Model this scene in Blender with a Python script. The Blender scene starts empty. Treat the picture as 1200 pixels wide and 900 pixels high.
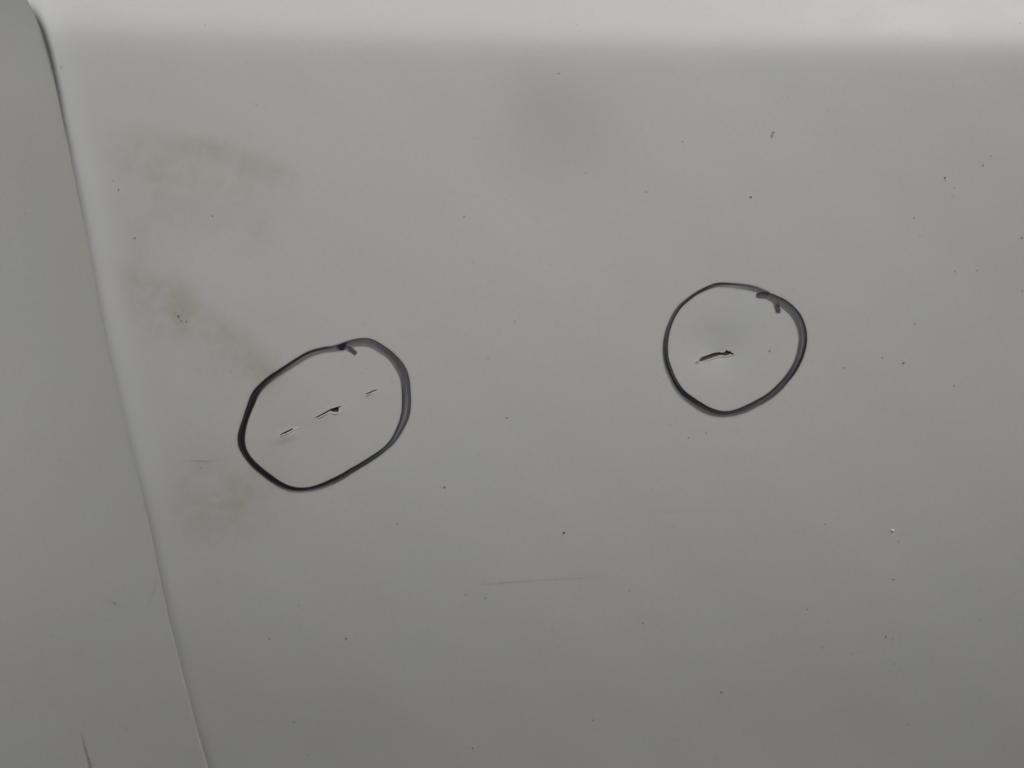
import bpy, math, random
import numpy as np
from mathutils import Vector
from mathutils.geometry import delaunay_2d_cdt

random.seed(7)
rng = np.random.default_rng(7)
R = math.radians
S = bpy.context.scene
C = S.collection

# ------------------------------------------------------------------ camera
DIST, WIDE = 0.30, 0.30                 # metres to the panel, metres across the frame
cam = bpy.data.cameras.new('camera')
cam.sensor_width = 36.0
cam.lens = 36.0 * DIST / WIDE
cam.clip_start, cam.clip_end = 0.01, 100.0
camo = bpy.data.objects.new('camera', cam)
C.objects.link(camo)
camo.location = (0, -DIST, 0)
camo.rotation_euler = (R(90), 0, 0)
S.camera = camo

# ------------------------------------------------------------------ daylight (soft overcast from above)
SUN_DIR = Vector((0.42, -0.44, 0.90)).normalized()      # towards the sun
elev = math.asin(SUN_DIR.z)
azim = math.atan2(SUN_DIR.x, SUN_DIR.y)
W = bpy.data.worlds.new('World')
S.world = W
W.use_nodes = True
wn, wl = W.node_tree.nodes, W.node_tree.links
wn.clear()
sky = wn.new('ShaderNodeTexSky')
sky.sky_type = 'NISHITA'
sky.sun_disc = False
sky.sun_elevation = elev
sky.sun_rotation = azim
sky.air_density = 1.0
sky.dust_density = 8.0
sky.ozone_density = 1.0
hs = wn.new('ShaderNodeHueSaturation')
hs.inputs['Saturation'].default_value = 0.35
bg = wn.new('ShaderNodeBackground')
bg.inputs['Strength'].default_value = 0.06
wo = wn.new('ShaderNodeOutputWorld')
wl.new(sky.outputs[0], hs.inputs['Color'])
wl.new(hs.outputs[0], bg.inputs[0])
wl.new(bg.outputs[0], wo.inputs[0])

sl = bpy.data.lights.new('sun', 'SUN')
sl.energy = 1.5
sl.angle = R(14)
sl.color = (1.0, 0.975, 0.925)
so = bpy.data.objects.new('sun', sl)
C.objects.link(so)
so.rotation_euler = SUN_DIR.to_track_quat('Z', 'Y').to_euler()
so.location = SUN_DIR * 2

vs = S.view_settings
S.display_settings.display_device = 'sRGB'
vs.view_transform = 'Standard'
vs.look = 'None'
vs.gamma = 1.0
vs.exposure = -0.16
vs.use_curve_mapping = False
S.cycles.use_denoising = True
S.render.filter_size = 1.7
S.cycles.filter_width = 1.7
S.cycles.max_bounces = 6
S.cycles.transparent_max_bounces = 16

# ------------------------------------------------------------------ shape of the panels
PX = WIDE / 1200.0                      # metres per photo pixel on the panel


def zz(Y):
    return (450 - Y) * PX


def xx(X):
    return (X - 600) * PX


# the slope of the big panel down its height (positive = leaning over, facing down)
SLOPE = [(-700, -0.13), (60, -0.115), (150, -0.088), (300, -0.060), (450, -0.022),
         (600, 0.05), (750, 0.130), (900, 0.193), (1700, 0.23)]
_Y = np.linspace(-1200, 2100, 3301)
_sl = np.interp(_Y, [p[0] for p in SLOPE], [p[1] for p in SLOPE])
for _ in range(3):
    _sl = np.convolve(np.pad(_sl, 60, mode='edge'), np.ones(121) / 121, 'valid')
_z = zz(_Y)[::-1]
_s = _sl[::-1]
_H = np.concatenate([[0], np.cumsum((_s[1:] + _s[:-1]) / 2 * np.diff(_z))])
_H -= np.interp(0, _z, _H)


def h_slow(z):
    return np.interp(z, _z, _H)


def smooth_x(z):
    return np.interp(z, _fz, _fxs)


def seam_s(x, z):
    d = np.interp(z, _fz, _fd)
    return (x - seam_x(z)) / np.sqrt(1 + d * d)


def key(z, pts):
    ys = [zz(p[0]) for p in pts][::-1]
    return np.interp(z, ys, [p[1] for p in pts][::-1])


def key_s(z, pts):
    t = np.interp(_fz, [zz(p[0]) for p in pts][::-1], [p[1] for p in pts][::-1])
    for _ in range(2):
        t = np.convolve(np.pad(t, 100, mode='edge'), np.ones(201) / 201, 'valid')
    return np.interp(z, _fz, t)


def gauss(x, z, X, Y, sx, sy=None, rot=0.0):
    sy = sy or sx
    dx, dz = x - xx(X), z - zz(Y)
    if rot:
        c, s_ = math.cos(rot), math.sin(rot)
        dx, dz = dx * c + dz * s_, -dx * s_ + dz * c
    return np.exp(-0.5 * ((dx / (sx * PX)) ** 2 + (dz / (sy * PX)) ** 2))


BEND_A, BEND_W = 0.37, 11 * PX


def softplus(t):
    return np.where(t > 30, t, np.log1p(np.exp(np.clip(t, -40, 30))))


STEP = [(-300, 0.010), (-60, 0.0040), (0, 0.0017), (60, 0.0007), (100, 0.0004), (220, 0.00020), (330, 0.00012), (480, 0.00014), (600, 0.00015), (900, 0.00016)]
ROLL = [(-300, 0.0032), (0, 0.0028), (150, 0.0021), (330, 0.0020), (600, 0.0030), (900, 0.0034)]


def h_base(x, z):
    h = h_slow(z)
    # rounded shoulder along the top, a little lower towards the right
    zp = z + (x - xx(600)) * 0.020
    h = h - BEND_A * (1 - np.clip((x - xx(400)) / 0.2, 0, 1) * 0.16) * BEND_W * softplus((zp - zz(34)) / BEND_W)
    # faint twist: both ends lean over a little more
    xc = np.clip(x, -0.2, 0.25) - xx(560)
    h = h + (1.8 * z - 0.05) * xc * xc
    return h


def solve(X, Y, f):
    """where the line of sight of a photo pixel meets a panel: (x, z)"""
    X, Y = np.asarray(X, float), np.asarray(Y, float)
    h = np.zeros_like(X)
    for _ in range(8):
        k = (DIST - h) / DIST
        h = f(xx(X) * k, zz(Y) * k)
    k = (DIST - h) / DIST
    return xx(X) * k, zz(Y) * k


# seam between the two panels (photo pixels turned into metres once)
SEAM = [(-330, -700), (-60, -150), (10, -45), (36, 3), (46, 30), (53, 54), (60, 80), (66, 112), (73, 145),
        (82, 180), (93, 232), (104, 288), (112, 335), (121, 380), (131, 425), (145, 487),
        (158, 545), (169, 593), (177, 627), (187, 677), (203, 743), (217, 803), (232, 860),
        (243, 900), (320, 1180), (460, 1700)]
_sx, _sy = solve([p[0] for p in SEAM], [p[1] for p in SEAM], h_base)
_o = np.argsort(_sy)
_sx, _sy = _sx[_o], _sy[_o]
_fz = np.linspace(_sy[0], _sy[-1], 2400)
_fx = np.interp(_fz, _sy, _sx)
for _ in range(3):
    _fx = np.convolve(np.pad(_fx, 20, mode='reflect', reflect_type='odd'), np.ones(41) / 41, 'valid')
_fxs = _fx.copy()
for _ in range(2):
    _fxs = np.convolve(np.pad(_fxs, 30, mode='reflect', reflect_type='odd'), np.ones(61) / 61, 'valid')
_fx = _fx + 0.00005 * np.sin(_fz * 377 + np.sin(_fz * 91)) + 0.00003 * np.sin(_fz * 1130 + 3 * np.sin(_fz * 143))
_fd = np.gradient(_fx, _fz)
_fd = np.convolve(np.pad(_fd, 20, mode='edge'), np.ones(41) / 41, 'valid')


def seam_x(z):
    return np.interp(z, _fz, _fx)


LIP = [(-300, 0.0), (560, 0.0), (680, 0.00005), (900, 0.00008)]


def h_right(x, z):
    x, z = np.asarray(x, float), np.asarray(z, float)
    h = h_base(x, z)
    s = np.maximum(seam_s(x, z), 0)
    # thickened rim, then the rolled edge
    rim = key(z, [(-300, 0.00016), (100, 0.00013), (300, 0.00010), (520, 0.00003), (600, 0.0), (900, 0.0)])
    h = h + rim * np.exp(-0.5 * ((s - 0.0022) / 0.0022) ** 2)
    d = np.interp(z, _ez, _ed)
    w = key(z, ROLL)
    u = np.clip(1 - s / w, 0, 1)
    h = h - d * u ** 2.2
    # dents round the damage and a few hand-sized hollows
    h = h - 0.00045 * gauss(x, z, 842, 408, 24, 20)
    h = h - 0.00010 * gauss(x, z, 842, 414, 9, 5)
    h = h - 0.0003 * gauss(x, z, 655, 195, 62, 58)
    h = h + 0.00022 * gauss(x, z, 336, 510.5, 8, 4.0, R(24))
    h = h - 0.00005 * gauss(x, z, 348, 504, 12, 5, R(24))
    h = h + 0.00007 * gauss(x, z, 385, 486, 14, 5, R(24))
    h = h + 0.00004 * gauss(x, z, 435, 461.5, 8, 4, R(24))
    h = h - 0.0005 * gauss(x, z, 385, 910, 60, 60) - 0.0003 * gauss(x, z, 880, 890, 100, 60)
    h = h + 0.00008 * np.sin(x * 61 + 1.0) * np.sin(z * 73 + 0.4) + 0.00003 * np.sin(x * 173 + z * 40) * np.sin(z * 151 + 2)
    return h


Q = [(-300, 0.20), (0, 0.20), (200, 0.165), (450, 0.10), (700, 0.02), (900, -0.02)]


def h_left(x, z):
    x, z = np.asarray(x, float), np.asarray(z, float)
    s = np.minimum(seam_s(x, z), 0)
    h = h_slow(z) + (1.8 * z - 0.05) * (smooth_x(z) - xx(560)) ** 2 - key_s(z, STEP) + key_s(z, Q) * np.minimum(x - smooth_x(z), 0.02)
    lip = key(z, LIP)
    h = h - lip * np.exp(s / 0.00035)
    h = h + 0.00010 * np.sin(x * 67 + 2.0) * np.sin(z * 59 + 0.9)
    return h


# how far the rolled edge must drop to meet the side panel, along the seam
_ez = np.linspace(-0.36, 0.32, 1400)
_ex = seam_x(_ez)
_ed = h_base(_ex, _ez) - h_left(_ex - 1e-5, _ez) + 0.00003
_ed = np.clip(_ed, 0.00008, None)


def normals(x, z, f, e=4e-5):
    gx = (f(x + e, z) - f(x - e, z)) / (2 * e)
    gz = (f(x, z + e) - f(x, z - e)) / (2 * e)
    n = np.stack([-gx, -np.ones_like(gx), -gz], 1)
    return n / np.linalg.norm(n, axis=1, keepdims=True)


# ------------------------------------------------------------------ materials
def new_mat(name):
    m = bpy.data.materials.new(name)
    m.use_nodes = True
    nt = m.node_tree
    b = nt.nodes['Principled BSDF']
    return m, nt, b


def N(nt, t, **kw):
    n = nt.nodes.new(t)
    for k, v in kw.items():
        setattr(n, k, v)
    return n


def mixcol(nt, fac, a, b, mode='MIX'):
    n = N(nt, 'ShaderNodeMix', data_type='RGBA', blend_type=mode)
    for sock, v in ((n.inputs[0], fac), (n.inputs[6], a), (n.inputs[7], b)):
        if isinstance(v, (int, float)):
            sock.default_value = v
        elif isinstance(v, tuple):
            sock.default_value = (*v, 1)
        else:
            nt.links.new(v, sock)
    return n.outputs[2]


def ramp(nt, src, lo, hi):
    n = N(nt, 'ShaderNodeMapRange')
    n.clamp = True
    n.inputs[1].default_value, n.inputs[2].default_value = lo, hi
    nt.links.new(src, n.inputs[0])
    return n.outputs[0]


def math_n(nt, op, a, b):
    n = N(nt, 'ShaderNodeMath', operation=op)
    for i, v in enumerate((a, b)):
        if isinstance(v, (int, float)):
            n.inputs[i].default_value = v
        else:
            nt.links.new(v, n.inputs[i])
    return n.outputs[0]


def noise(nt, vec, scale, detail=2.0, rough=0.5, dist=0.0):
    n = N(nt, 'ShaderNodeTexNoise')
    n.inputs['Scale'].default_value = scale
    n.inputs['Detail'].default_value = detail
    n.inputs['Roughness'].default_value = rough
    n.inputs['Distortion'].default_value = dist
    nt.links.new(vec, n.inputs['Vector'])
    return n


def paint(name, col, warm):
    m, nt, b = new_mat(name)
    tc = N(nt, 'ShaderNodeTexCoord')
    v = tc.outputs['Object']
    # slow mottling of aged paint: faintly cool and warm patches
    n1 = noise(nt, v, 26, 3, 0.6)
    n2 = noise(nt, v, 95, 3, 0.6)
    cool = tuple(c * k for c, k in zip(col, (0.982, 0.996, 1.016)))
    rosy = tuple(c * k for c, k in zip(col, (1.008, 0.993, 0.988)))
    c = mixcol(nt, ramp(nt, n1.outputs[0], 0.38, 0.66), col, cool)
    c = mixcol(nt, math_n(nt, 'MULTIPLY', ramp(nt, n2.outputs[0], 0.48, 0.72), 0.6), c, rosy)
    # fine grain of the sprayed coat and settled dust
    n3 = noise(nt, v, 2600, 2, 0.6)
    c = mixcol(nt, math_n(nt, 'MULTIPLY', ramp(nt, n3.outputs[0], 0.30, 0.70), 0.06), c, tuple(x * 0.35 for x in col))
    n4 = noise(nt, v, 640, 4, 0.7)
    c = mixcol(nt, math_n(nt, 'MULTIPLY', ramp(nt, n4.outputs[0], 0.52, 0.80), 0.16), c, tuple(x * 0.55 for x in col))
    # grime with its own shape
    at = N(nt, 'ShaderNodeAttribute', attribute_name='grime')
    n5 = noise(nt, v, 130, 5, 0.65, 0.6)
    g = math_n(nt, 'MULTIPLY', at.outputs['Fac'], ramp(nt, n5.outputs[0], 0.22, 0.66))
    c = mixcol(nt, g, c, tuple(x * k for x, k in zip(col, warm)))
    n6 = noise(nt, v, 900, 3, 0.7)
    pit = math_n(nt, 'MULTIPLY', ramp(nt, n6.outputs[0], 0.62, 0.72), math_n(nt, 'MULTIPLY', g, 0.30))
    c = mixcol(nt, pit, c, (0.16, 0.15, 0.13))
    af = N(nt, 'ShaderNodeAttribute', attribute_name='film')
    c = mixcol(nt, af.outputs['Fac'], c, tuple(x * k for x, k in zip(col, (0.70, 0.70, 0.685))))
    aw = N(nt, 'ShaderNodeAttribute', attribute_name='sky_tint')  # cool skylight along the rim, mixed into the paint colour
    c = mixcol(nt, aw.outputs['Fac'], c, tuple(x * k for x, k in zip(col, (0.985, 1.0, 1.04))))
    nt.links.new(c, b.inputs['Base Color'])
    rr = N(nt, 'ShaderNodeMapRange')
    rr.inputs[3].default_value, rr.inputs[4].default_value = 0.42, 0.58
    nt.links.new(n2.outputs[0], rr.inputs[0])
    nt.links.new(rr.outputs[0], b.inputs['Roughness'])
    b.inputs['Specular IOR Level'].default_value = 0.4
    bp = N(nt, 'ShaderNodeBump')
    bp.inputs['Strength'].default_value = 0.10
    bp.inputs['Distance'].default_value = 0.00004
    n7 = noise(nt, v, 800, 2, 0.5)
    nt.links.new(n7.outputs[0], bp.inputs['Height'])
    nt.links.new(bp.outputs[0], b.inputs['Normal'])
    return m


M_WHITE = paint('white_paint', (0.70, 0.705, 0.695), (0.77, 0.72, 0.625))
M_CREAM = paint('cream_paint', (0.668, 0.675, 0.645), (0.70, 0.68, 0.62))


def ink_mat():
    m, nt, b = new_mat('marker_ink')
    at = N(nt, 'ShaderNodeAttribute', attribute_name='ink')
    tc = N(nt, 'ShaderNodeTexCoord')
    n = noise(nt, tc.outputs['Object'], 1500, 3, 0.6)
    k = N(nt, 'ShaderNodeMapRange')
    k.inputs[3].default_value, k.inputs[4].default_value = 0.90, 1.08
    nt.links.new(n.outputs[0], k.inputs[0])
    a = math_n(nt, 'MULTIPLY', at.outputs['Fac'], k.outputs[0])
    n = N(nt, 'ShaderNodeMath', operation='MINIMUM')
    nt.links.new(a, n.inputs[0])
    n.inputs[1].default_value = 0.985
    c = mixcol(nt, ramp(nt, at.outputs['Fac'], 0.25, 0.85), (0.060, 0.048, 0.095), (0.019, 0.019, 0.023))
    nt.links.new(c, b.inputs['Base Color'])
    nt.links.new(n.outputs[0], b.inputs['Alpha'])
    b.inputs['Roughness'].default_value = 0.55
    b.inputs['Specular IOR Level'].default_value = 0.25
    return m


def film_mat(name, col):
    """a thin see-through smear: its own colour, its coverage per vertex"""
    m, nt, b = new_mat(name)
    at = N(nt, 'ShaderNodeAttribute', attribute_name='ink')
    tc = N(nt, 'ShaderNodeTexCoord')
    n = noise(nt, tc.outputs['Object'], 1300, 4, 0.7)
    a = math_n(nt, 'MULTIPLY', at.outputs['Fac'], ramp(nt, n.outputs[0], 0.22, 0.62))
    b.inputs['Base Color'].default_value = (*col, 1)
    nt.links.new(a, b.inputs['Alpha'])
    b.inputs['Roughness'].default_value = 0.7
    b.inputs['Specular IOR Level'].default_value = 0.2
    return m


def plain(name, col, var=0.3, rough=0.75, scale=1800):
    m, nt, b = new_mat(name)
    tc = N(nt, 'ShaderNodeTexCoord')
    n = noise(nt, tc.outputs['Object'], scale, 3, 0.6)
    c = mixcol(nt, n.outputs[0], tuple(x * (1 - var) for x in col), tuple(x * (1 + var) for x in col))
    nt.links.new(c, b.inputs['Base Color'])
    b.inputs['Roughness'].default_value = rough
    b.inputs['Specular IOR Level'].default_value = 0.2
    return m


M_INK = ink_mat()
M_SCUFF = film_mat('scuff_film', (0.10, 0.095, 0.085))
M_CORE = plain('panel_core', (0.145, 0.105, 0.078), 0.45)
M_TAN = plain('torn_tan_paint', (0.62, 0.56, 0.49), 0.12)
M_LIP = plain('torn_paint', (0.82, 0.79, 0.74), 0.06)
M_SPECK = plain('dirt', (0.045, 0.042, 0.036), 0.5)
M_CHIP = plain('white_fleck', (0.95, 0.95, 0.94), 0.03, 0.35)
M_BACK = plain('panel_back', (0.50, 0.50, 0.48), 0.1)


# ------------------------------------------------------------------ mesh helpers
def link(name, verts, faces, mats, parent=None, nrm=None, attrs=None, midx=None, smooth=True):
    me = bpy.data.meshes.new(name)
    me.from_pydata([tuple(map(float, v)) for v in verts], [], [tuple(int(i) for i in f) for f in faces])
    for m in (mats if isinstance(mats, (list, tuple)) else [mats]):
        me.materials.append(m)
    if midx is not None:
        me.polygons.foreach_set('material_index', np.asarray(midx, dtype=np.int32))
    if smooth:
        me.polygons.foreach_set('use_smooth', [True] * len(me.polygons))
    for k, v in (attrs or {}).items():
        a = me.attributes.new(k, 'FLOAT', 'POINT')
        a.data.foreach_set('value', np.asarray(v, dtype=np.float32))
    me.update()
    if nrm is not None:
        me.normals_split_custom_set_from_vertices([tuple(map(float, n)) for n in nrm])
    o = bpy.data.objects.new(name, me)
    C.objects.link(o)
    if parent is not None:
        o.parent = parent
    return o


def in_poly(px, pz, poly):
    inside = np.zeros(len(px), bool)
    n = len(poly)
    for i in range(n):
        x1, z1 = poly[i]
        x2, z2 = poly[(i + 1) % n]
        cond = ((z1 > pz) != (z2 > pz))
        with np.errstate(divide='ignore', invalid='ignore'):
            xi = (x2 - x1) * (pz - z1) / (z2 - z1 + 1e-30) + x1
        inside ^= cond & (px < xi)
    return inside


def seg_dist(px, pz, poly):
    d = np.full(len(px), 1e9)
    n = len(poly)
    for i in range(n):
        a, b = np.array(poly[i]), np.array(poly[(i + 1) % n])
        ab = b - a
        t = np.clip(((px - a[0]) * ab[0] + (pz - a[1]) * ab[1]) / (ab @ ab + 1e-30), 0, 1)
        d = np.minimum(d, np.hypot(px - a[0] - t * ab[0], pz - a[1] - t * ab[1]))
    return d


# ------------------------------------------------------------------ damage outlines (photo pixels)
SLITS = [
    [(327.6, 509.8), (330.3, 507.7), (333.5, 506.0), (337.5, 504.2), (341, 502.5), (344.2, 502.2),
     (343.4, 503.6), (339.5, 505.7), (335.3, 507.7), (331.5, 509.5), (329, 510.3)],
    [(368.6, 489.6), (372.8, 487.2), (377.5, 484.7), (382.5, 482.0), (387.5, 479.2), (391.3, 477.9),
     (395, 476.7), (400.4, 475.8), (398.8, 476.9), (396.6, 478.0), (397.4, 480.4), (395.8, 482.9),
     (392, 483.5), (389.0, 482.2), (386.6, 481.6), (381.4, 484.7), (375.2, 488.0), (371, 489.5)],
    [(427.8, 461.9), (431.5, 460.0), (436.5, 457.8), (441.4, 455.9), (441.2, 457.1), (437, 459.0),
     (433, 461.0), (429.4, 462.7)],
    [(819.2, 423.0), (820, 421), (822.7, 418.7), (826, 417.3), (830, 415.9), (836, 413.6), (840, 413.0),
     (843.3, 412.5), (846, 413.4), (849.7, 412.4), (851.3, 409.8), (853.3, 411.5), (855.6, 411.4), (857.5, 413.2),
     (860.4, 414.5), (859, 416.0), (855.6, 414.6), (853.4, 416.1), (849.3, 417.0), (846, 416.1),
     (842.7, 416.4), (836, 418.8), (832, 420.2), (828.7, 421.2), (822.7, 423.3), (820, 423.6)],
]
SLIT_XZ = []
for poly in SLITS:
    a = np.array(poly)
    x, z = solve(a[:, 0], a[:, 1], h_right)
    SLIT_XZ.append([(float(p), float(q)) for p, q in zip(x, z)])

# ------------------------------------------------------------------ grime map (photo pixels)
GR = []


def streak(pts, r, a):
    for (x0, y0), (x1, y1) in zip(pts[:-1], pts[1:]):
        n = max(2, int(math.hypot(x1 - x0, y1 - y0) / (r * 0.6)))
        for k in range(n):
            t = k / n
            GR.append((x0 + (x1 - x0) * t, y0 + (y1 - y0) * t, r, a * 0.85, 1))


streak([(135, 158), (180, 160), (225, 166)], 13, 0.14)
streak([(215, 163), (255, 173), (285, 183), (315, 194), (348, 208)], 9, 0.30)
streak([(160, 250), (170, 285), (165, 300)], 14, 0.12)
streak([(150, 200), (200, 212), (260, 205), (300, 215)], 26, 0.16)
GR += [(300, 264, 24, 0.34), (205, 232, 36, 0.20), (190, 190, 34, 0.14), (140, 322, 10, 0.3)]
streak([(122, 312), (150, 325), (180, 330), (205, 342), (232, 365), (262, 390), (292, 408), (312, 428), (318, 445)], 10, 0.42)
GR += [(150, 348, 22, 0.40), (195, 352, 22, 0.42), (180, 380, 34, 0.28), (212, 373, 8, 0.9), (212, 388, 14, 0.35), (270, 420, 40, 0.25)]
GR += [(225, 592, 26, 0.42), (255, 596, 26, 0.5), (285, 590, 26, 0.42), (305, 575, 28, 0.30), (240, 560, 40, 0.22),
       (236, 549, 4, 0.9), (168, 598, 10, 0.35), (335, 500, 30, 0.18)]
GR += [(1150, 330, 90, 0.10)]


def grime_right(x, z):
    g = np.zeros_like(x)
    for e in GR:
        X, Y, r, a = e[:4]
        gx, gz = solve([X], [Y], h_base)
        dx, dz = x - gx[0], z - gz[0]
        if len(e) > 4:                      # run-off: crisp above, fading below
            dz = np.where(dz > 0, dz / 0.55, dz / 1.5)
        g = g + a * np.exp(-0.5 * (dx ** 2 + dz ** 2) / (r * PX) ** 2)
    s = seam_s(x, z)
    g = g + 0.25 * np.exp(-np.maximum(s, 0) / 0.0006) * key(z, [(-300, 0.4), (500, 0.6), (560, 1.0), (1200, 1.6)])
    return 1.08 * (1 - np.exp(-np.clip(g, 0, 3)))


# ------------------------------------------------------------------ the big white panel
def big_panel():
    X0, X1, Z0, Z1 = -0.40, 0.55, -0.34, 0.30
    seam_z = np.concatenate([np.arange(Z0, -0.125, 0.012), np.arange(-0.125, 0.125, 0.0015), np.arange(0.125, Z1, 0.006)])
    seam_z = np.append(seam_z, Z1)
    cosd = np.sqrt(1 + np.interp(seam_z, _fz, _fd) ** 2)
    pts, edges = [], []
    offs = [0.0, 0.0001, 0.00025, 0.00045, 0.0007, 0.001, 0.0014, 0.0019, 0.0025, 0.0032, 0.0042, 0.0055]
    for k, s in enumerate(offs):
        first = len(pts)
        for z, c in zip(seam_z, cosd):
            pts.append((float(seam_x(z) + s * c), float(z)))
        if k == 0:
            edges += [(first + i, first + i + 1) for i in range(len(seam_z) - 1)]
    n_seam = len(seam_z)

    def grid(x0, x1, dx, z0, z1, dz):
        gx, gz = np.meshgrid(np.arange(x0, x1 + 1e-9, dx), np.arange(z0, z1 + 1e-9, dz))
        return np.stack([gx.ravel(), gz.ravel()], 1)
    fine = grid(-0.18, 0.18, 0.0022, -0.13, 0.0905, 0.0022)
    top = grid(-0.18, 0.18, 0.003, 0.0915, 0.132, 0.0008)
    coarse = grid(X0, X1, 0.012, Z0, Z1, 0.012)
    inn = (np.abs(coarse[:, 0]) < 0.182) & (coarse[:, 1] < 0.134) & (coarse[:, 1] > -0.132)
    topc = grid(0.183, X1, 0.012, 0.0915, 0.132, 0.001)
    coarse = coarse[~inn & ~((coarse[:, 1] > 0.09) & (coarse[:, 1] < 0.134) & (coarse[:, 0] > 0.18))]
    G = np.concatenate([fine, top, coarse, topc])
    local = []
    for poly in SLIT_XZ:
        a = np.array(poly)
        lo, hi = a.min(0), a.max(0)
        local.append(grid(lo[0] - 0.0045, hi[0] + 0.0045, 0.00035, lo[1] - 0.0035, hi[1] + 0.0035, 0.00035))
    L = np.concatenate(local)
    nearL = np.zeros(len(G), bool)
    for poly in SLIT_XZ:
        a = np.array(poly)
        lo, hi = a.min(0), a.max(0)
        nearL |= (G[:, 0] > lo[0] - 0.005) & (G[:, 0] < hi[0] + 0.005) & (G[:, 1] > lo[1] - 0.004) & (G[:, 1] < hi[1] + 0.004)
    G = np.concatenate([G[~nearL], L])
    keep = seam_s(G[:, 0], G[:, 1]) > 0.0062
    G = G[keep]
    for poly in SLIT_XZ:
        G = G[(seg_dist(G[:, 0], G[:, 1], poly) > 0.00018) & ~in_poly(G[:, 0], G[:, 1], poly)]
    G = G + rng.uniform(-1e-5, 1e-5, G.shape)
    base = len(pts)
    pts += [tuple(map(float, p)) for p in G]
    for poly in SLIT_XZ:
        f = len(pts)
        pts += poly
        edges += [(f + i, f + (i + 1) % len(poly)) for i in range(len(poly))]
    vo, eo, fo, _, _, _ = delaunay_2d_cdt([Vector(p) for p in pts], edges, [], 0, 1e-7)
    V = np.array([(v[0], v[1]) for v in vo])
    F = np.array([f[:3] for f in fo])
    c = V[F].mean(1)
    ok = (seam_s(c[:, 0], c[:, 1]) > 0) & (c[:, 1] > Z0) & (c[:, 1] < Z1)
    for poly in SLIT_XZ:
        ok &= ~in_poly(c[:, 0], c[:, 1], poly)
    F = F[ok]
    # face the camera (-Y): in (x, z) counter-clockwise seen from -Y is x right, z up
    a, b, d = V[F[:, 0]], V[F[:, 1]], V[F[:, 2]]
    area = (b[:, 0] - a[:, 0]) * (d[:, 1] - a[:, 1]) - (b[:, 1] - a[:, 1]) * (d[:, 0] - a[:, 0])
    F[area < 0] = F[area < 0][:, ::-1]
    h = h_right(V[:, 0], V[:, 1])
    verts = np.stack([V[:, 0], -h, V[:, 1]], 1)
    nrm = normals(V[:, 0], V[:, 1], h_right)
    gr = grime_right(V[:, 0], V[:, 1])
    film = np.zeros(len(V))
    for X, Y, r, q in [(135, 130, 50, .07), (155, 240, 65, .09), (160, 430, 60, .05), (628, 116, 24, .16), (655, 150, 48, .22), (690, 120, 30, .06), (640, 190, 45, .10), (290, 190, 30, .06), (170, 350, 30, .10), (235, 590, 40, .08),
                       (300, 420, 40, .05), (1180, 330, 60, .05)]:
        gx, gz = solve([X], [Y], h_base)
        film += q * np.exp(-0.5 * ((V[:, 0] - gx[0]) ** 2 + (V[:, 1] - gz[0]) ** 2) / (r * PX) ** 2)
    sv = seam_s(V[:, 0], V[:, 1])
    sky_tint = np.exp(-0.5 * ((sv - 0.004) / 0.003) ** 2) * key(V[:, 1], [(-300, 0.9), (420, 0.9), (640, 0.5), (900, 0.3)])  # painted-in bluish skylight band beside the seam, fading lower down
    faces = [tuple(f) for f in F]
    verts, nrm, gr = list(verts), list(nrm), list(gr)
    # returned edge along the seam, and the back sheet
    f = len(verts)
    for z, cd in zip(seam_z, cosd):
        x = float(seam_x(z))
        y = -float(h_right(np.array([x]), np.array([z]))[0])
        n = np.array([-1.0, 0, float(np.interp(z, _fz, _fd))])
        n /= np.linalg.norm(n)
        verts += [np.array([x, y, z]), np.array([x, y + 0.004, z])]
        nrm += [n, n]
        gr += [0.6, 0.6]
    for i in range(n_seam - 1):
        p = f + 2 * i
        faces.append((p, p + 2, p + 3, p + 1))
    mi = [0] * len(faces)
    f = len(verts)
    bz = np.linspace(Z0, Z1, 24)
    for z in bz:
        for t in np.linspace(0, 1, 5):
            x = float(seam_x(z)) * (1 - t) + X1 * t
            y = -float(h_right(np.array([x + 0.004 * (t == 0)]), np.array([z]))[0]) + 0.009
            verts.append(np.array([x, y, z]))
            nrm.append(np.array([0, 1.0, 0]))
            gr.append(0.0)
    for i in range(23):
        for j in range(4):
            p = f + i * 5 + j
            faces.append((p, p + 5, p + 6, p + 1))
            mi.append(1)
    o = link('painted_panel', verts, faces, [M_WHITE, M_BACK], None, nrm, {'grime': gr, 'sky_tint': list(sky_tint) + [0.0] * (len(verts) - len(sky_tint)),
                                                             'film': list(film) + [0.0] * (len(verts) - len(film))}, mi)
    o['label'] = 'large white painted panel with two black marker rings drawn around small cracks'
    o['category'] = 'panel'
    return o


panel = big_panel()


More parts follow.
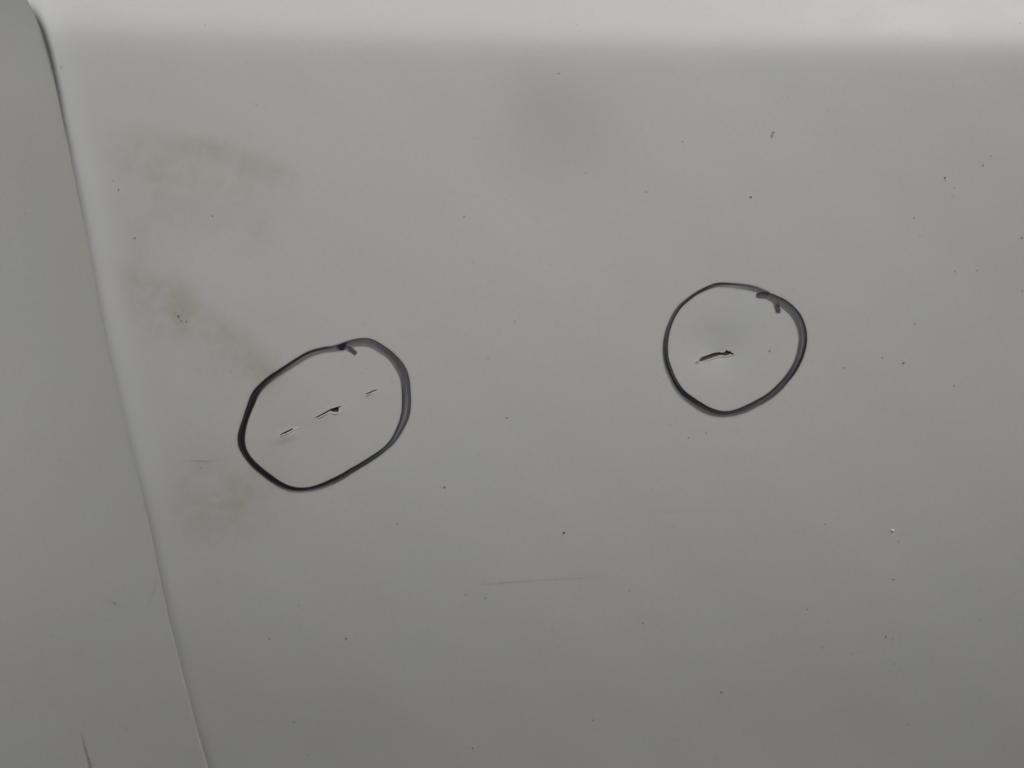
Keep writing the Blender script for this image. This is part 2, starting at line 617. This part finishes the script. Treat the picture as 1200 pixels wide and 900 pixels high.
# ------------------------------------------------------------------ the neighbouring cream panel
def side_panel():
    Z0, Z1, X0 = -0.34, 0.30, -0.62
    zs = np.concatenate([np.arange(Z0, -0.13, 0.012), np.arange(-0.13, 0.13, 0.0018), np.arange(0.13, Z1, 0.008)])
    so_ = np.array([-0.00004, -0.00012, -0.00022, -0.00035, -0.0005, -0.0007, -0.001, -0.0014, -0.002, -0.003, -0.0045, -0.0065,
                    -0.009, -0.012, -0.016, -0.02, -0.025, -0.03, -0.036, -0.043, -0.05, -0.06, -0.075, -0.1, -0.14, -0.2, -0.3])
    V = []
    for z in zs:
        d = math.sqrt(1 + float(np.interp(z, _fz, _fd)) ** 2)
        V += [(float(seam_x(z)) + s * d, z) for s in so_]
    V = np.array(V)
    h = h_left(V[:, 0], V[:, 1])
    n = len(so_)
    verts = list(np.stack([V[:, 0], -h, V[:, 1]], 1))
    nrm = list(normals(V[:, 0], V[:, 1], h_left))
    s = seam_s(V[:, 0], V[:, 1])
    g = 0.22 * np.exp(s / 0.0008)
    for X, Y, r, a in [(20, 170, 40, .10), (135, 707, 3, .8), (60, 560, 60, .12), (40, 800, 80, .15)]:
        gx, gz = solve([X], [Y], h_left)
        g = g + a * np.exp(-0.5 * (((V[:, 0] - gx[0]) ** 2 + (V[:, 1] - gz[0]) ** 2) / (r * PX) ** 2))
    gr = list(g)
    faces = []
    for i in range(len(zs) - 1):
        for j in range(n - 1):
            p = i * n + j
            faces.append((p, p + n, p + n + 1, p + 1))
    f = len(verts)
    for i, z in enumerate(zs):
        v = verts[i * n]
        nn = np.array([1.0, 0, -float(np.interp(z, _fz, _fd))])
        nn /= np.linalg.norm(nn)
        verts += [v.copy(), v + np.array([0, 0.004, 0])]
        nrm += [nn, nn]
        gr += [0.6, 0.6]
    for i in range(len(zs) - 1):
        p = f + 2 * i
        faces.append((p, p + 1, p + 3, p + 2))
    mi = [0] * len(faces)
    f = len(verts)
    for z in (Z0, Z1 - 0.001):
        for t in (0, 0.5, 1):
            x = float(seam_x(z)) - 0.001 + t * (-0.30)
            verts.append(np.array([x, 0.03, z]))
            nrm.append(np.array([0, 1.0, 0]))
            gr.append(0)
    for j in range(2):
        faces.append((f + j, f + j + 1, f + j + 4, f + j + 3))
        mi.append(1)
    o = link('side_panel', verts, faces, [M_CREAM, M_BACK], None, nrm, {'grime': gr}, mi)
    o['label'] = 'plain greyish cream panel at the left meeting the marked white panel along a seam'
    o['category'] = 'side panel'
    return o


side = side_panel()


# ------------------------------------------------------------------ slits: pockets with a broken core, and torn lips
def resample(poly, n):
    a = np.array(poly + [poly[0]])
    d = np.concatenate([[0], np.cumsum(np.hypot(*np.diff(a, axis=0).T))])
    t = np.linspace(0, d[-1], n, endpoint=False)
    return np.stack([np.interp(t, d, a[:, 0]), np.interp(t, d, a[:, 1])], 1)


DEPTH = [0.0005, 0.0006, 0.0005, 0.0004]
LABELS = ['thin slit at the lower left end of the broken line inside the oval ring',
          'middle slit of the oval ring with a small round hole chipped out of its lower edge',
          'short slit at the upper right end of the broken line inside the oval ring',
          'ragged brown tear alone inside the round ring']
slits = []
for poly, dep, lab in zip(SLIT_XZ, DEPTH, LABELS):
    a = np.array(poly)
    n = len(a)
    cen = a.mean(0)
    V, F = [], []
    # rim, wall, floor edge
    h = h_right(a[:, 0], a[:, 1])
    for lev, (dd, sh) in enumerate([(0.0, 0.0), (0.25, 0.02), (0.75, 0.06), (1.0, 0.12)]):
        for i in range(n):
            p = a[i] + (cen - a[i]) * sh * 0.4
            jit = rng.uniform(-0.12, 0.12) * dep if lev else 0
            V.append((p[0], -(h[i] - dd * dep) + jit, p[1]))
    for lev in range(3):
        for i in range(n):
            j = (i + 1) % n
            F.append((lev * n + i, lev * n + j, (lev + 1) * n + j, (lev + 1) * n + i))
    fo = delaunay_2d_cdt([Vector(p) for p in a], [(i, (i + 1) % n) for i in range(n)], [], 1, 1e-8)
    if len(fo[0]) == n:
        for f in fo[2]:
            F.append(tuple(3 * n + fo[3][i][0] for i in f))
    o = link('slit', V, F, M_CORE, panel, smooth=False)
    o['label'] = lab
    slits.append(o)


def ribbon(name, pairs, profile, mat, parent, f=h_right, off=(0.00005, 0.00005), lift=None, label=None):
    """pairs: (outer, inner) photo points; profile(k) -> [(t, coverage)] across, t=0 inner, t=1 outer"""
    O = np.array([p[0] for p in pairs], float)
    I = np.array([p[1] for p in pairs], float)
    n = len(pairs)
    V, A, F, Nn = [], [], [], []
    m = len(profile(0))
    for k in range(n):
        prof = profile(k)
        wid = max(1e-6, math.hypot(*(O[k] - I[k])))
        t = []
        for p in prof:
            u = p[0]
            if u < 0:
                u = u / wid                     # feather given in pixels outside the stroke
            elif u > 1:
                u = 1 + (u - 1) / wid
            t.append(u)
        t = np.array(t)
        P = I[k] + (O[k] - I[k]) * t[:, None]
        x, z = solve(P[:, 0], P[:, 1], f)
        hh = f(x, z) + off[0] + (off[1] - off[0]) * k / max(1, n - 1)
        if lift is not None:
            hh = hh + np.array([lift(k, u) for u in t])
        nr = normals(x, z, f)
        for i in range(m):
            V.append((x[i], -hh[i], z[i]))
            A.append(prof[i][1])
            Nn.append(nr[i])
    # orientation towards the camera
    a, b, c = V[0], V[1], V[m]
    cr = (b[0] - a[0]) * (c[2] - a[2]) - (b[2] - a[2]) * (c[0] - a[0])
    for k in range(n - 1):
        for i in range(m - 1):
            q = (k * m + i, k * m + i + 1, (k + 1) * m + i + 1, (k + 1) * m + i)
            F.append(q if cr > 0 else q[::-1])
    o = link(name, V, F, mat, parent, Nn if lift is None else None, {'ink': A})
    if label:
        o['label'] = label
    return o


def line_pairs(pts, widths, step=1.5):
    p = np.array(pts, float)
    d = np.concatenate([[0], np.cumsum(np.hypot(*np.diff(p, axis=0).T))])
    n = max(3, int(d[-1] / step))
    t = np.linspace(0, d[-1], n)
    x, y = np.interp(t, d, p[:, 0]), np.interp(t, d, p[:, 1])
    for _ in range(2):
        x[1:-1] = (x[:-2] + 2 * x[1:-1] + x[2:]) / 4
        y[1:-1] = (y[:-2] + 2 * y[1:-1] + y[2:]) / 4
    w = np.interp(t, d, widths)
    gx, gy = np.gradient(x), np.gradient(y)
    L = np.hypot(gx, gy) + 1e-9
    nx, ny = -gy / L, gx / L
    return [((x[i] - nx[i] * w[i] / 2, y[i] - ny[i] * w[i] / 2), (x[i] + nx[i] * w[i] / 2, y[i] + ny[i] * w[i] / 2)) for i in range(n)]


# curled lips of paint along the lower edge of each slit
LIPS = [
    (0, [(327.8, 511.2), (331, 510.2), (335.5, 508.4), (340, 506.2), (344.5, 503.6), (348, 501.8), (352, 499.6)], [0.8, 1.5, 1.5, 1.6, 1.4, 1.0, 0.4]),
    (1, [(369.5, 490.8), (373.5, 489.6), (378, 487.4), (382.5, 485.0), (386.5, 482.8)], [0.5, 1.3, 1.3, 1.2, 0.9]),
    (1, [(387.5, 482.9), (389.5, 484.0), (392, 484.6), (396.2, 484.1), (398.3, 481.6), (398.0, 479.4)], [0.8, 1.5, 1.7, 1.6, 1.3, 0.4]),
    (2, [(427.4, 463.4), (430, 463.4), (433.5, 461.8), (437.5, 459.8)], [0.6, 1.2, 1.1, 0.4]),
    (3, [(822.5, 424.4), (826, 423.2), (829.2, 422.2), (836.3, 419.9), (843, 417.5), (846, 417.3), (849.5, 418.2), (854, 417.4), (856, 416.0), (859.3, 417.2), (861.5, 415.6)],
     [0.6, 1.4, 1.6, 1.9, 1.9, 1.8, 2.0, 1.9, 1.7, 1.3, 0.5]),
    (3, [(818.6, 420.5), (821.8, 417.6), (825.5, 416.2), (829.5, 414.9)], [0.4, 1.5, 1.3, 0.4]),
]
for idx, pts, w in LIPS:
    pr = line_pairs(pts, w, 0.8)
    nk = len(pr)
    ribbon('torn_edge', pr, lambda k: [(0, 1), (0.25, 1), (0.5, 1), (0.75, 1), (1.0, 1)], M_TAN if idx == 3 else M_LIP, slits[idx], off=(0.00001, 0.00001),
           lift=lambda k, u, nk=nk, hi=(0.00008 if idx == 3 else 0.00016): hi * math.sin(math.pi * min(1, max(0, u)) ** 0.8) * math.sin(math.pi * (k + 0.3) / (nk - 0.4)) ** 0.5)

# ------------------------------------------------------------------ marker rings
def polar_ring(cen, outer, inner, a0, a1, step=1.2):
    """stations from angle a0 clockwise (in the photo) to a1, degrees, 0 = right, 90 = down"""
    def tab(pts):
        p = np.array(pts) - np.array(cen)
        an = np.degrees(np.arctan2(p[:, 1], p[:, 0])) % 360
        r = np.hypot(p[:, 0], p[:, 1])
        o = np.argsort(an)
        an, r = an[o], r[o]
        return np.concatenate([an - 360, an, an + 360, an + 720]), np.concatenate([r] * 4)
    ao, ro = tab(outer)
    ai, ri = tab(inner)
    n = int((a1 - a0) / step)
    an = np.linspace(a0, a1, n)
    fine = np.linspace(a0 - 20, a1 + 20, 4 * n)
    k = np.ones(9) / 9

    def sm(A_, r_):
        v = np.interp(fine, A_, r_)
        for _ in range(2):
            v = np.convolve(np.pad(v, 4, mode='edge'), k, 'valid')
        return np.interp(an, fine, v)
    o, i = sm(ao, ro), sm(ai, ri)
    c, s = np.cos(np.radians(an)), np.sin(np.radians(an))
    return an, [((cen[0] + o[j] * c[j], cen[1] + o[j] * s[j]), (cen[0] + i[j] * c[j], cen[1] + i[j] * s[j])) for j in range(n)]


TS = [0.0, 0.05, 0.12, 0.20, 0.32, 0.44, 0.56, 0.68, 0.80, 0.88, 0.95, 1.0]


def make_profile(ang, keys, halo=0.07):
    """keys: (angle, densities at five places across, inner to outer)"""
    ka = [k[0] for k in keys]
    kd = np.array([k[1] for k in keys], float)
    wob = np.random.default_rng(3)
    streaks = [(wob.uniform(0.15, 0.85), wob.uniform(0, 6.28), wob.uniform(0.02, 0.05)) for _ in range(7)]

    def prof(k):
        d = [np.interp(ang[k], ka, kd[:, j]) for j in range(5)]
        out = [(-3.0, 0.0), (-1.0, halo * 0.6 * d[0]), (-0.45, 0.18 * d[0])]
        for t in TS:
            v = float(np.interp(t, [0.03, 0.20, 0.5, 0.80, 0.97], d))
            for c0, ph, wd in streaks:
                cc = c0 + 0.05 * math.sin(math.radians(ang[k]) * 2 + ph)
                v += 0.13 * math.sin(math.radians(ang[k]) * 1.5 + ph * 2) * math.exp(-((t - cc) / wd) ** 2)
            if t in (0.0, 1.0):
                v *= 0.85
            v = min(0.97, max(0, v)) ** 1.7 if v < 0.9 else min(0.97, v) ** (1.7 - 12 * (v - 0.9))
            out.append((t, v))
        out += [(1.45, 0.18 * d[4]), (2.0, halo * d[4]), (4.5, 0.0)]
        return out
    return prof


# --- oval ring on the left
C1 = (380, 487)
O1 = [(406.7, 400), (416.7, 397.2), (426.7, 396.1), (434.4, 396.9), (443.3, 401.1), (454.4, 408.3), (464.4, 416.7), (472.2, 425.6),
      (477.2, 434.4), (480, 445.6), (481.1, 457.8), (481.6, 470), (481.1, 480.7), (478.7, 491.3), (474, 500.7), (468, 511.3), (462.7, 518.7),
      (454.7, 526), (446.7, 532.7), (436, 540), (424, 547.3), (412, 554.7), (398.7, 563.3), (384.7, 570), (368.7, 575.3), (355.3, 577),
      (342, 576.7), (331.3, 573.3), (320.7, 566.7), (307.3, 556.7), (294, 545.3), (284.7, 533.3), (279.3, 522), (278.5, 511.3), (280.7, 502),
      (285.0, 490), (290, 474.4), (293.9, 463.3), (297.8, 456.7), (306.7, 447.8), (314.4, 441.1), (325.6, 433.9), (336.7, 426.7), (347.8, 419.4),
      (358.9, 412.8), (364.4, 410.6), (376.7, 407.2), (387.8, 405.6), (398.9, 403.2)]
I1 = [(406.7, 408.5), (414.4, 406.7), (420, 405.8), (427.8, 405.6), (434.4, 407.2), (443.3, 412.2), (455.6, 421.1), (462.2, 430), (467.8, 440),
      (470, 448.9), (471.1, 460), (471.3, 472), (471.0, 480), (468.7, 491.3), (464, 503.3), (458.7, 514), (452, 522), (442.7, 529.3),
      (433.3, 535.3), (422.7, 542), (410.7, 548.7), (400, 555.3), (387.3, 561.3), (374, 567.3), (360.7, 571.1), (347.3, 571.1), (338, 568.7),
      (328.7, 564), (316.7, 555.3), (303.3, 544.7), (294, 535.3), (288.7, 526), (286.7, 515.3), (288, 504.7), (291.3, 491.3), (295.3, 481),
      (298.9, 473.3), (303.3, 463.3), (310, 454.4), (318.9, 447.2), (330, 440), (341.1, 432.8), (352.2, 425.6), (363.3, 418.9), (370, 416.1),
      (381.1, 413.3), (392.2, 412.2), (398.5, 411.6)]
an1, pr1 = polar_ring(C1, O1, I1, 280, 280 + 367)
K1 = [(278.5, (0, 0, .1, .2, .3)), (279.3, (.5, .6, .75, .8, .85)), (280, (.90, .92, .93, .95, .96)), (284, (.70, .70, .74, .84, .95)), (290, (.62, .62, .68, .78, .95)), (300, (.62, .64, .68, .72, .93)), (315, (.62, .66, .80, .78, .92)), (332, (.66, .66, .80, .74, .84)),
      (345, (.92, .74, .74, .72, .84)), (360, (.92, .70, .66, .72, .80)), (375, (.94, .74, .68, .72, .76)), (395, (.97, .84, .80, .80, .72)),
      (420, (.97, .90, .84, .82, .74)), (438, (.97, .95, .80, .70, .66)), (460, (.97, .95, .75, .55, .50)), (475, (.97, .97, .90, .62, .48)),
      (490, (.95, .95, .95, .93, .80)), (520, (.95, .94, .94, .94, .92)), (548, (.90, .94, .94, .94, .94)), (560, (.70, .88, .94, .95, .95)),
      (580, (.40, .58, .88, .95, .94)), (600, (.45, .60, .72, .95, .94)), (620, (.48, .58, .72, .90, .93)), (632, (.50, .56, .72, .86, .90)), (640, (.5, .55, .66, .7, .7))]
start1 = [((393.6, 405.4), (394.6, 409.6)), ((396.0, 404.2), (397.0, 410.4)), ((399, 402.9), (399.4, 410.6)), ((402.5, 401.5), (402.5, 410.2)), ((405.5, 400.4), (404.6, 409.4))]
# drop polar stations before x=408 at the start
k0 = next(k for k in range(len(pr1)) if pr1[k][0][0] > 408 and an1[k] < 330)
ang1 = np.concatenate([[278.5, 279.3, 280, 280, 282][:len(start1)], an1[k0:]])
ring1 = ribbon('ink_ring', start1 + pr1[k0:], make_profile(ang1, K1), M_INK, panel, off=(0.00004, 0.00010),
               label='wide oval black marker ring around the broken line of three slits')
tail1 = line_pairs([(404.5, 407.8), (408, 408.2), (411.5, 409.6), (414.5, 412.0), (418.0, 415.2)], [5.5, 5.6, 5.3, 5.0, 4.2], 0.7)


def tail_profile(n, d0, d1):
    def prof(k):
        t = k / (n - 1)
        d = d0 + (d1 - d0) * t
        e = min(1, (1 - t) * n / 2 + 0.0)
        d *= max(0.0, e) * min(1.0, 0.15 + k / (0.4 * n))
        return [(-1.0, 0), (-0.4, 0.15 * d), (0, 0.75 * d), (0.2, d), (0.5, d * 0.95), (0.8, d), (1, 0.75 * d), (1.4, 0.15 * d), (2.0, 0)]
    return prof


ribbon('ink_tail', tail1, tail_profile(len(tail1), 0.62, 0.70), M_INK, ring1, off=(0.00011, 0.00012))

# --- round ring on the right
C2 = (860, 410)
O2 = [(860, 332.0), (868.9, 332.7), (881.3, 334.5), (890.2, 337.1), (898.2, 340.6), (904.4, 343.6), (915.1, 348.4), (924, 353.8), (931.1, 360), (937.3, 367.1),
      (941.8, 376), (944.4, 384), (945.6, 393), (945.6, 401), (944.2, 409.6), (939.5, 423), (933.3, 435.2), (923.6, 447.5), (912.6, 459.7),
      (900.3, 469.5), (886.9, 476.8), (874.9, 483.2), (862.8, 487.0), (853.9, 488.4), (840.6, 488.4), (829.4, 486), (820.6, 481.7), (809.4, 474.4),
      (798.3, 465.6), (790.6, 456.7), (783.9, 443), (779.4, 432), (777.2, 422), (776.7, 410), (777.4, 400.5), (780, 388), (784, 377), (789, 366.5),
      (796, 357), (805, 349.5), (815, 342.5), (825, 337.2), (833, 333.8), (839, 331.8), (845, 331.2), (855, 331.5)]
I2 = [(860, 338.0), (866, 338.6), (875, 339.7), (884, 341.8), (891, 343.4), (899, 345.0), (906.5, 352.5), (916.9, 361.4), (924, 367.1), (929.3, 374.2), (933.8, 384), (935.8, 393),
      (936, 400), (934.6, 408.3), (930.9, 421.8), (923.6, 435.2), (915, 446.2), (906.5, 454.8), (897.9, 462.1), (886.9, 468.2), (874.8, 474.4),
      (862.6, 479.6), (855, 481.7), (845, 481.7), (833.9, 478.3), (822.8, 472.2), (812.8, 465.6), (802.8, 458.3), (796.1, 450), (791.1, 441),
      (786.7, 430), (783.3, 419), (782.6, 410), (782.9, 400), (785.5, 386), (788.5, 377), (793, 368), (799, 359.5), (807, 352.5), (815, 346.2),
      (825, 341.2), (833, 338), (839, 336.5), (845, 336.5), (855, 337.5)]
an2, pr2 = polar_ring(C2, O2, I2, 312, 312 + 350)
K2 = [(290, (.80, .78, .76, .86, .95)), (312, (.70, .70, .70, .80, .96)), (325, (.66, .68, .72, .76, .97)), (340, (.64, .70, .74, .76, .97)), (355, (.66, .74, .74, .84, .93)),
      (370, (.68, .76, .76, .86, .90)), (385, (.74, .80, .80, .84, .88)), (400, (.82, .80, .76, .76, .76)), (420, (.88, .82, .76, .70, .66)), (436, (.92, .84, .74, .66, .58)),
      (450, (.97, .84, .72, .66, .55)), (462, (.97, .90, .74, .68, .62)), (480, (.96, .93, .72, .70, .62)), (500, (.96, .94, .93, .62, .52)), (515, (.95, .80, .95, .66, .50)),
      (530, (.95, .78, .93, .78, .55)), (545, (.94, .80, .82, .92, .84)), (560, (.94, .88, .76, .80, .90)), (575, (.95, .93, .78, .74, .78)), (592, (.90, .94, .92, .82, .74)),
      (605, (.70, .90, .95, .94, .86)), (618, (.42, .52, .80, .95, .93)), (630, (.36, .42, .55, .82, .90)), (640, (.50, .58, .62, .74, .86)), (655, (.58, .62, .66, .68, .74)), (665, (.5, .55, .55, .60, .66))]
start2 = [((885.8, 345.6), (886.1, 348.2)), ((887.2, 344.2), (887.6, 348.9)), ((889.6, 343.1), (890.2, 349.3)), ((893.2, 342.4), (893.2, 349.6)), ((897.5, 342.3), (896.4, 349.9)),
          ((901.5, 343.2), (899.8, 351.0)), ((905.5, 344.6), (903.0, 352.6)), ((909.5, 346.2), (905.8, 355.0)), ((913.5, 347.9), (909.0, 357.2)), ((917.5, 349.8), (912.6, 359.3))]
k0 = next(k for k in range(len(pr2)) if pr2[k][0][0] > 919.5 and an2[k] < 345)
ang2 = np.concatenate([np.linspace(290, an2[k0], len(start2)), an2[k0:]])
ring2 = ribbon('ink_ring', start2 + pr2[k0:], make_profile(ang2, K2), M_INK, panel, off=(0.00004, 0.00010),
               label='rounder black marker ring around the single brown tear')
tail2 = line_pairs([(908.0, 354.5), (910.2, 358.0), (911.4, 361.0), (911.9, 363.5), (911.9, 367.2)], [5.5, 6.5, 6.2, 5.6, 4.8], 0.6)
ribbon('ink_tail', tail2, tail_profile(len(tail2), 0.62, 0.72), M_INK, ring2, off=(0.00011, 0.00012))

# ------------------------------------------------------------------ scratches and scuffs
def smear(name, pts, widths, cov, parent, f=h_right, label=None, step=1.5):
    pr = line_pairs(pts, widths, step)
    n = len(pr)
    cv = np.interp(np.linspace(0, 1, n), np.linspace(0, 1, len(cov)), cov)
    return ribbon(name, pr, lambda k: [(-1.2, 0), (0, 0.5 * cv[k]), (0.5, cv[k]), (1, 0.5 * cv[k]), (2.2, 0)], M_SCUFF, parent, f,
                  (0.00003, 0.00003), None, label)


smear('scratch', [(563, 685.4), (580, 684), (605, 681.8), (640, 679.6), (670, 678.2), (700, 677.4), (728, 676.8)], [1.0, 1.2, 1.3, 1.2, 1.1, 1.0, 0.6],
      [0.08, 0.24, 0.20, 0.14, 0.16, 0.10, 0.07, 0.0], panel, label='long thin horizontal scratch low on the panel')
smear('scratch', [(735, 603), (790, 600.5), (850, 600.2), (895, 600)], [0.8, 0.9, 0.9, 0.5], [0, 0.06, 0.05, 0.04, 0], panel)
smear('scratch', [(212, 539.5), (228, 540.6), (246, 540.2), (262, 538), (276, 533)], [0.6, 1.2, 1.2, 0.9, 0.5], [0, 0.18, 0.32, 0.10, 0.08, 0], panel,
      label='short faint scratch above the brown stain left of the oval ring')
smear('scuff', [(903.4, 161.3), (904.6, 158.6), (905.4, 156.0), (907.6, 153.6)], [1.6, 2.2, 1.5, 1.8], [0.4, 0.75, 0.45, 0.8, 0.3], panel,
      label='small dark slanting scuff high above the round ring', step=0.6)
smear('scuff', [(814.5, 426.2), (816.5, 425.2), (818.8, 423.8)], [2.0, 2.4, 1.6], [0.2, 0.6, 0.7, 0.5], panel, step=0.6)
smear('scratch', [(94.6, 857), (97, 866), (99.5, 875), (102, 884), (104.5, 893), (107.5, 903), (111, 914)], [1.2, 1.8, 2.2, 2.6, 3.0, 3.6, 4.0],
      [0.08, 0.24, 0.30, 0.36, 0.42, 0.45, 0.45], side, h_left, 'dark upright score at the bottom of the cream panel')
smear('scratch', [(186, 676), (180, 694), (172, 714), (166, 727)], [0.8, 1.0, 1.0, 0.6], [0.05, 0.14, 0.10, 0], side, h_left)

# ------------------------------------------------------------------ specks of dirt (too small to pick apart)
SPECKS = [(655, 86, 1.7, .7), (880, 231, 1.8, 1), (1107.5, 208.5, 1.8, .9), (1108, 212, 1, .5), (1152, 194, 1.5, .7), (1146, 190, 1, .4), (1161, 182.5, 1.5, .4), (1118, 220.5, 1.8, .35), (1116, 231, 1.5, .3),
          (1071, 255, 1.4, 1), (1078, 276, 1.3, .5), (1197, 279, 2.0, .6), (1053, 634.5, 1.4, .5), (1047, 679, 1.9, 1), (1038, 746, 1.6, .9), (1046, 749, 1.6, .5), (1048, 778, 1.5, .5),
          (1050, 792, 1.3, .4), (946, 714, 1.6, .8), (967, 614.5, 1.3, .9), (1149, 727, 1.4, .7), (1188, 694, 1.4, .4), (845, 811, 1.5, .8), (661, 624.5, 2.1, 1.2), (753, 730, 1.6, .9), (737, 692.5, 1.4, .5),
          (647, 740, 1.4, .5), (695, 844, 1.6, .9), (554, 877, 1.6, .8), (405.5, 748.5, 1.6, .9), (465, 614, 1.4, .6), (569, 701, 1.5, .7), (546, 697, 1.4, .5), (594, 489.5, 1.7, .9), (603.5, 376, 1.5, .4), (602.8, 379, 1.2, .4),
          (521, 571, 1.9, .9), (517, 570.5, 1, .5), (139, 222.5, 1.5, .9), (132, 212, 1.2, .4), (158, 279, 1.6, 1), (249, 253.5, 1.4, .8), (300.5, 123.5, 1.4, .5), (240.5, 30, 1.5, .4), (72, 79, 3, .25),
          (676, 29, 1.3, .4), (544, 254, 1.5, .7), (593, 234, 1.3, .4), (757, 225, 1.5, .5), (687, 203, 1.6, .35), (800, 166, 1.6, .6), (923, 114.5, 1.3, .4), (902, 411.5, 1.8, .6), (807, 513, 1.4, .9),
          (827.5, 507, 1.5, .5), (788, 617.5, 1.5, .3), (1073, 379.5, 1.6, .8), (1034, 419.5, 1.5, .5), (989.5, 431, 1.6, .8), (1058.5, 425.5, 1.9, 1), (1119, 318, 1.7, .5), (1145, 317, 1.5, .6), (1198, 341, 1.6, .6),
          (1118, 452, 2, .4), (316, 748.5, 1.5, .8), (350.5, 709.5, 1.2, .6), (344.5, 846, 1.5, .5), (361, 885, 1.5, .4), (427, 381, 1.5, .3), (425, 438, 1.5, .3), (209.5, 370.5, 2.0, .7), (212, 376, 1.6, .6), (206, 367, 1.5, .5),
          (218.5, 377, 1.6, .6), (214.5, 366, 1.0, .5), (208, 379, 1.2, .3), (235.5, 548.8, 1.5, .6), (964, 759, 1.3, .6), (998, 766, 1.3, .5), (884, 660, 1.3, .4), (1195, 27.5, 1.4, .6), (474, 843, 1.2, .3), (790, 867, 1.3, .4),
          (1178, 812, 1.4, .3), (1063, 849, 1.4, .4), (785, 498, 1.4, .3), (1018, 375, 1.6, .3), (572, 419, 1.5, .35), (554, 308, 1.4, .3), (970, 130, 1.3, .3)]
for _ in range(40):
    SPECKS.append((random.uniform(190, 1195), random.uniform(60, 895), random.uniform(0.7, 1.3), random.uniform(0.12, 0.4)))


def specks(name, items, mat, parent, f, label=None, raised=0.35):
    V, F, A = [], [], []
    for X, Y, r, d in items:
        x, z = solve([X], [Y], f)
        r = r * PX * 0.95
        k0 = len(V)
        m = 7
        ph = random.uniform(0, 6.28)
        ang = random.uniform(0, 3.14)
        el = random.uniform(0.65, 1.0)
        ring = []
        for i in range(m):
            a = ph + i * 2 * math.pi / m
            rr = r * random.uniform(0.75, 1.2)
            u, w = rr * math.cos(a), rr * el * math.sin(a)
            ring.append((u * math.cos(ang) - w * math.sin(ang), u * math.sin(ang) + w * math.cos(ang)))
        for lev, (sc, hh) in enumerate([(1.0, 0.00001), (0.6, r * raised * 0.8)]):
            for u, w in ring:
                px, pz = x[0] + u * sc, z[0] + w * sc
                h = float(f(np.array([px]), np.array([pz]))[0])
                V.append((px, -(h + hh), pz))
                A.append(0.06 * d if lev == 0 else min(1, 0.60 * d))
        h = float(f(x, z)[0])
        V.append((x[0], -(h + r * raised), z[0]))
        A.append(min(1, 0.75 * d))
        for i in range(m):
            j = (i + 1) % m
            F.append((k0 + i, k0 + j, k0 + m + j, k0 + m + i))
            F.append((k0 + m + i, k0 + m + j, k0 + 2 * m))
    o = link(name, V, F, mat, parent, None, {'ink': A})
    if label:
        o['label'] = label
    return o


m, nt, b = new_mat('dirt_speck')
at = N(nt, 'ShaderNodeAttribute', attribute_name='ink')
b.inputs['Base Color'].default_value = (0.045, 0.040, 0.034, 1)
b.inputs['Roughness'].default_value = 0.8
nt.links.new(at.outputs['Fac'], b.inputs['Alpha'])
sp = specks('dirt_specks', SPECKS, m, panel, h_right)
sp['kind'] = 'stuff'
sp2 = specks('dirt_specks', [(135, 707, 2.2, .45), (30, 250, 1.4, .3), (90, 640, 1.3, .3), (20, 480, 1.3, .25), (60, 745, 1.2, .3), (148, 855, 1.4, .35), (12, 890, 1.4, .3)], m, side, h_left)
sp2['kind'] = 'stuff'
specks('white_fleck', [(1046, 621.5, 2.0, 1.0)], M_CHIP, panel, h_right, 'tiny bright white fleck at the lower right', 0.6)
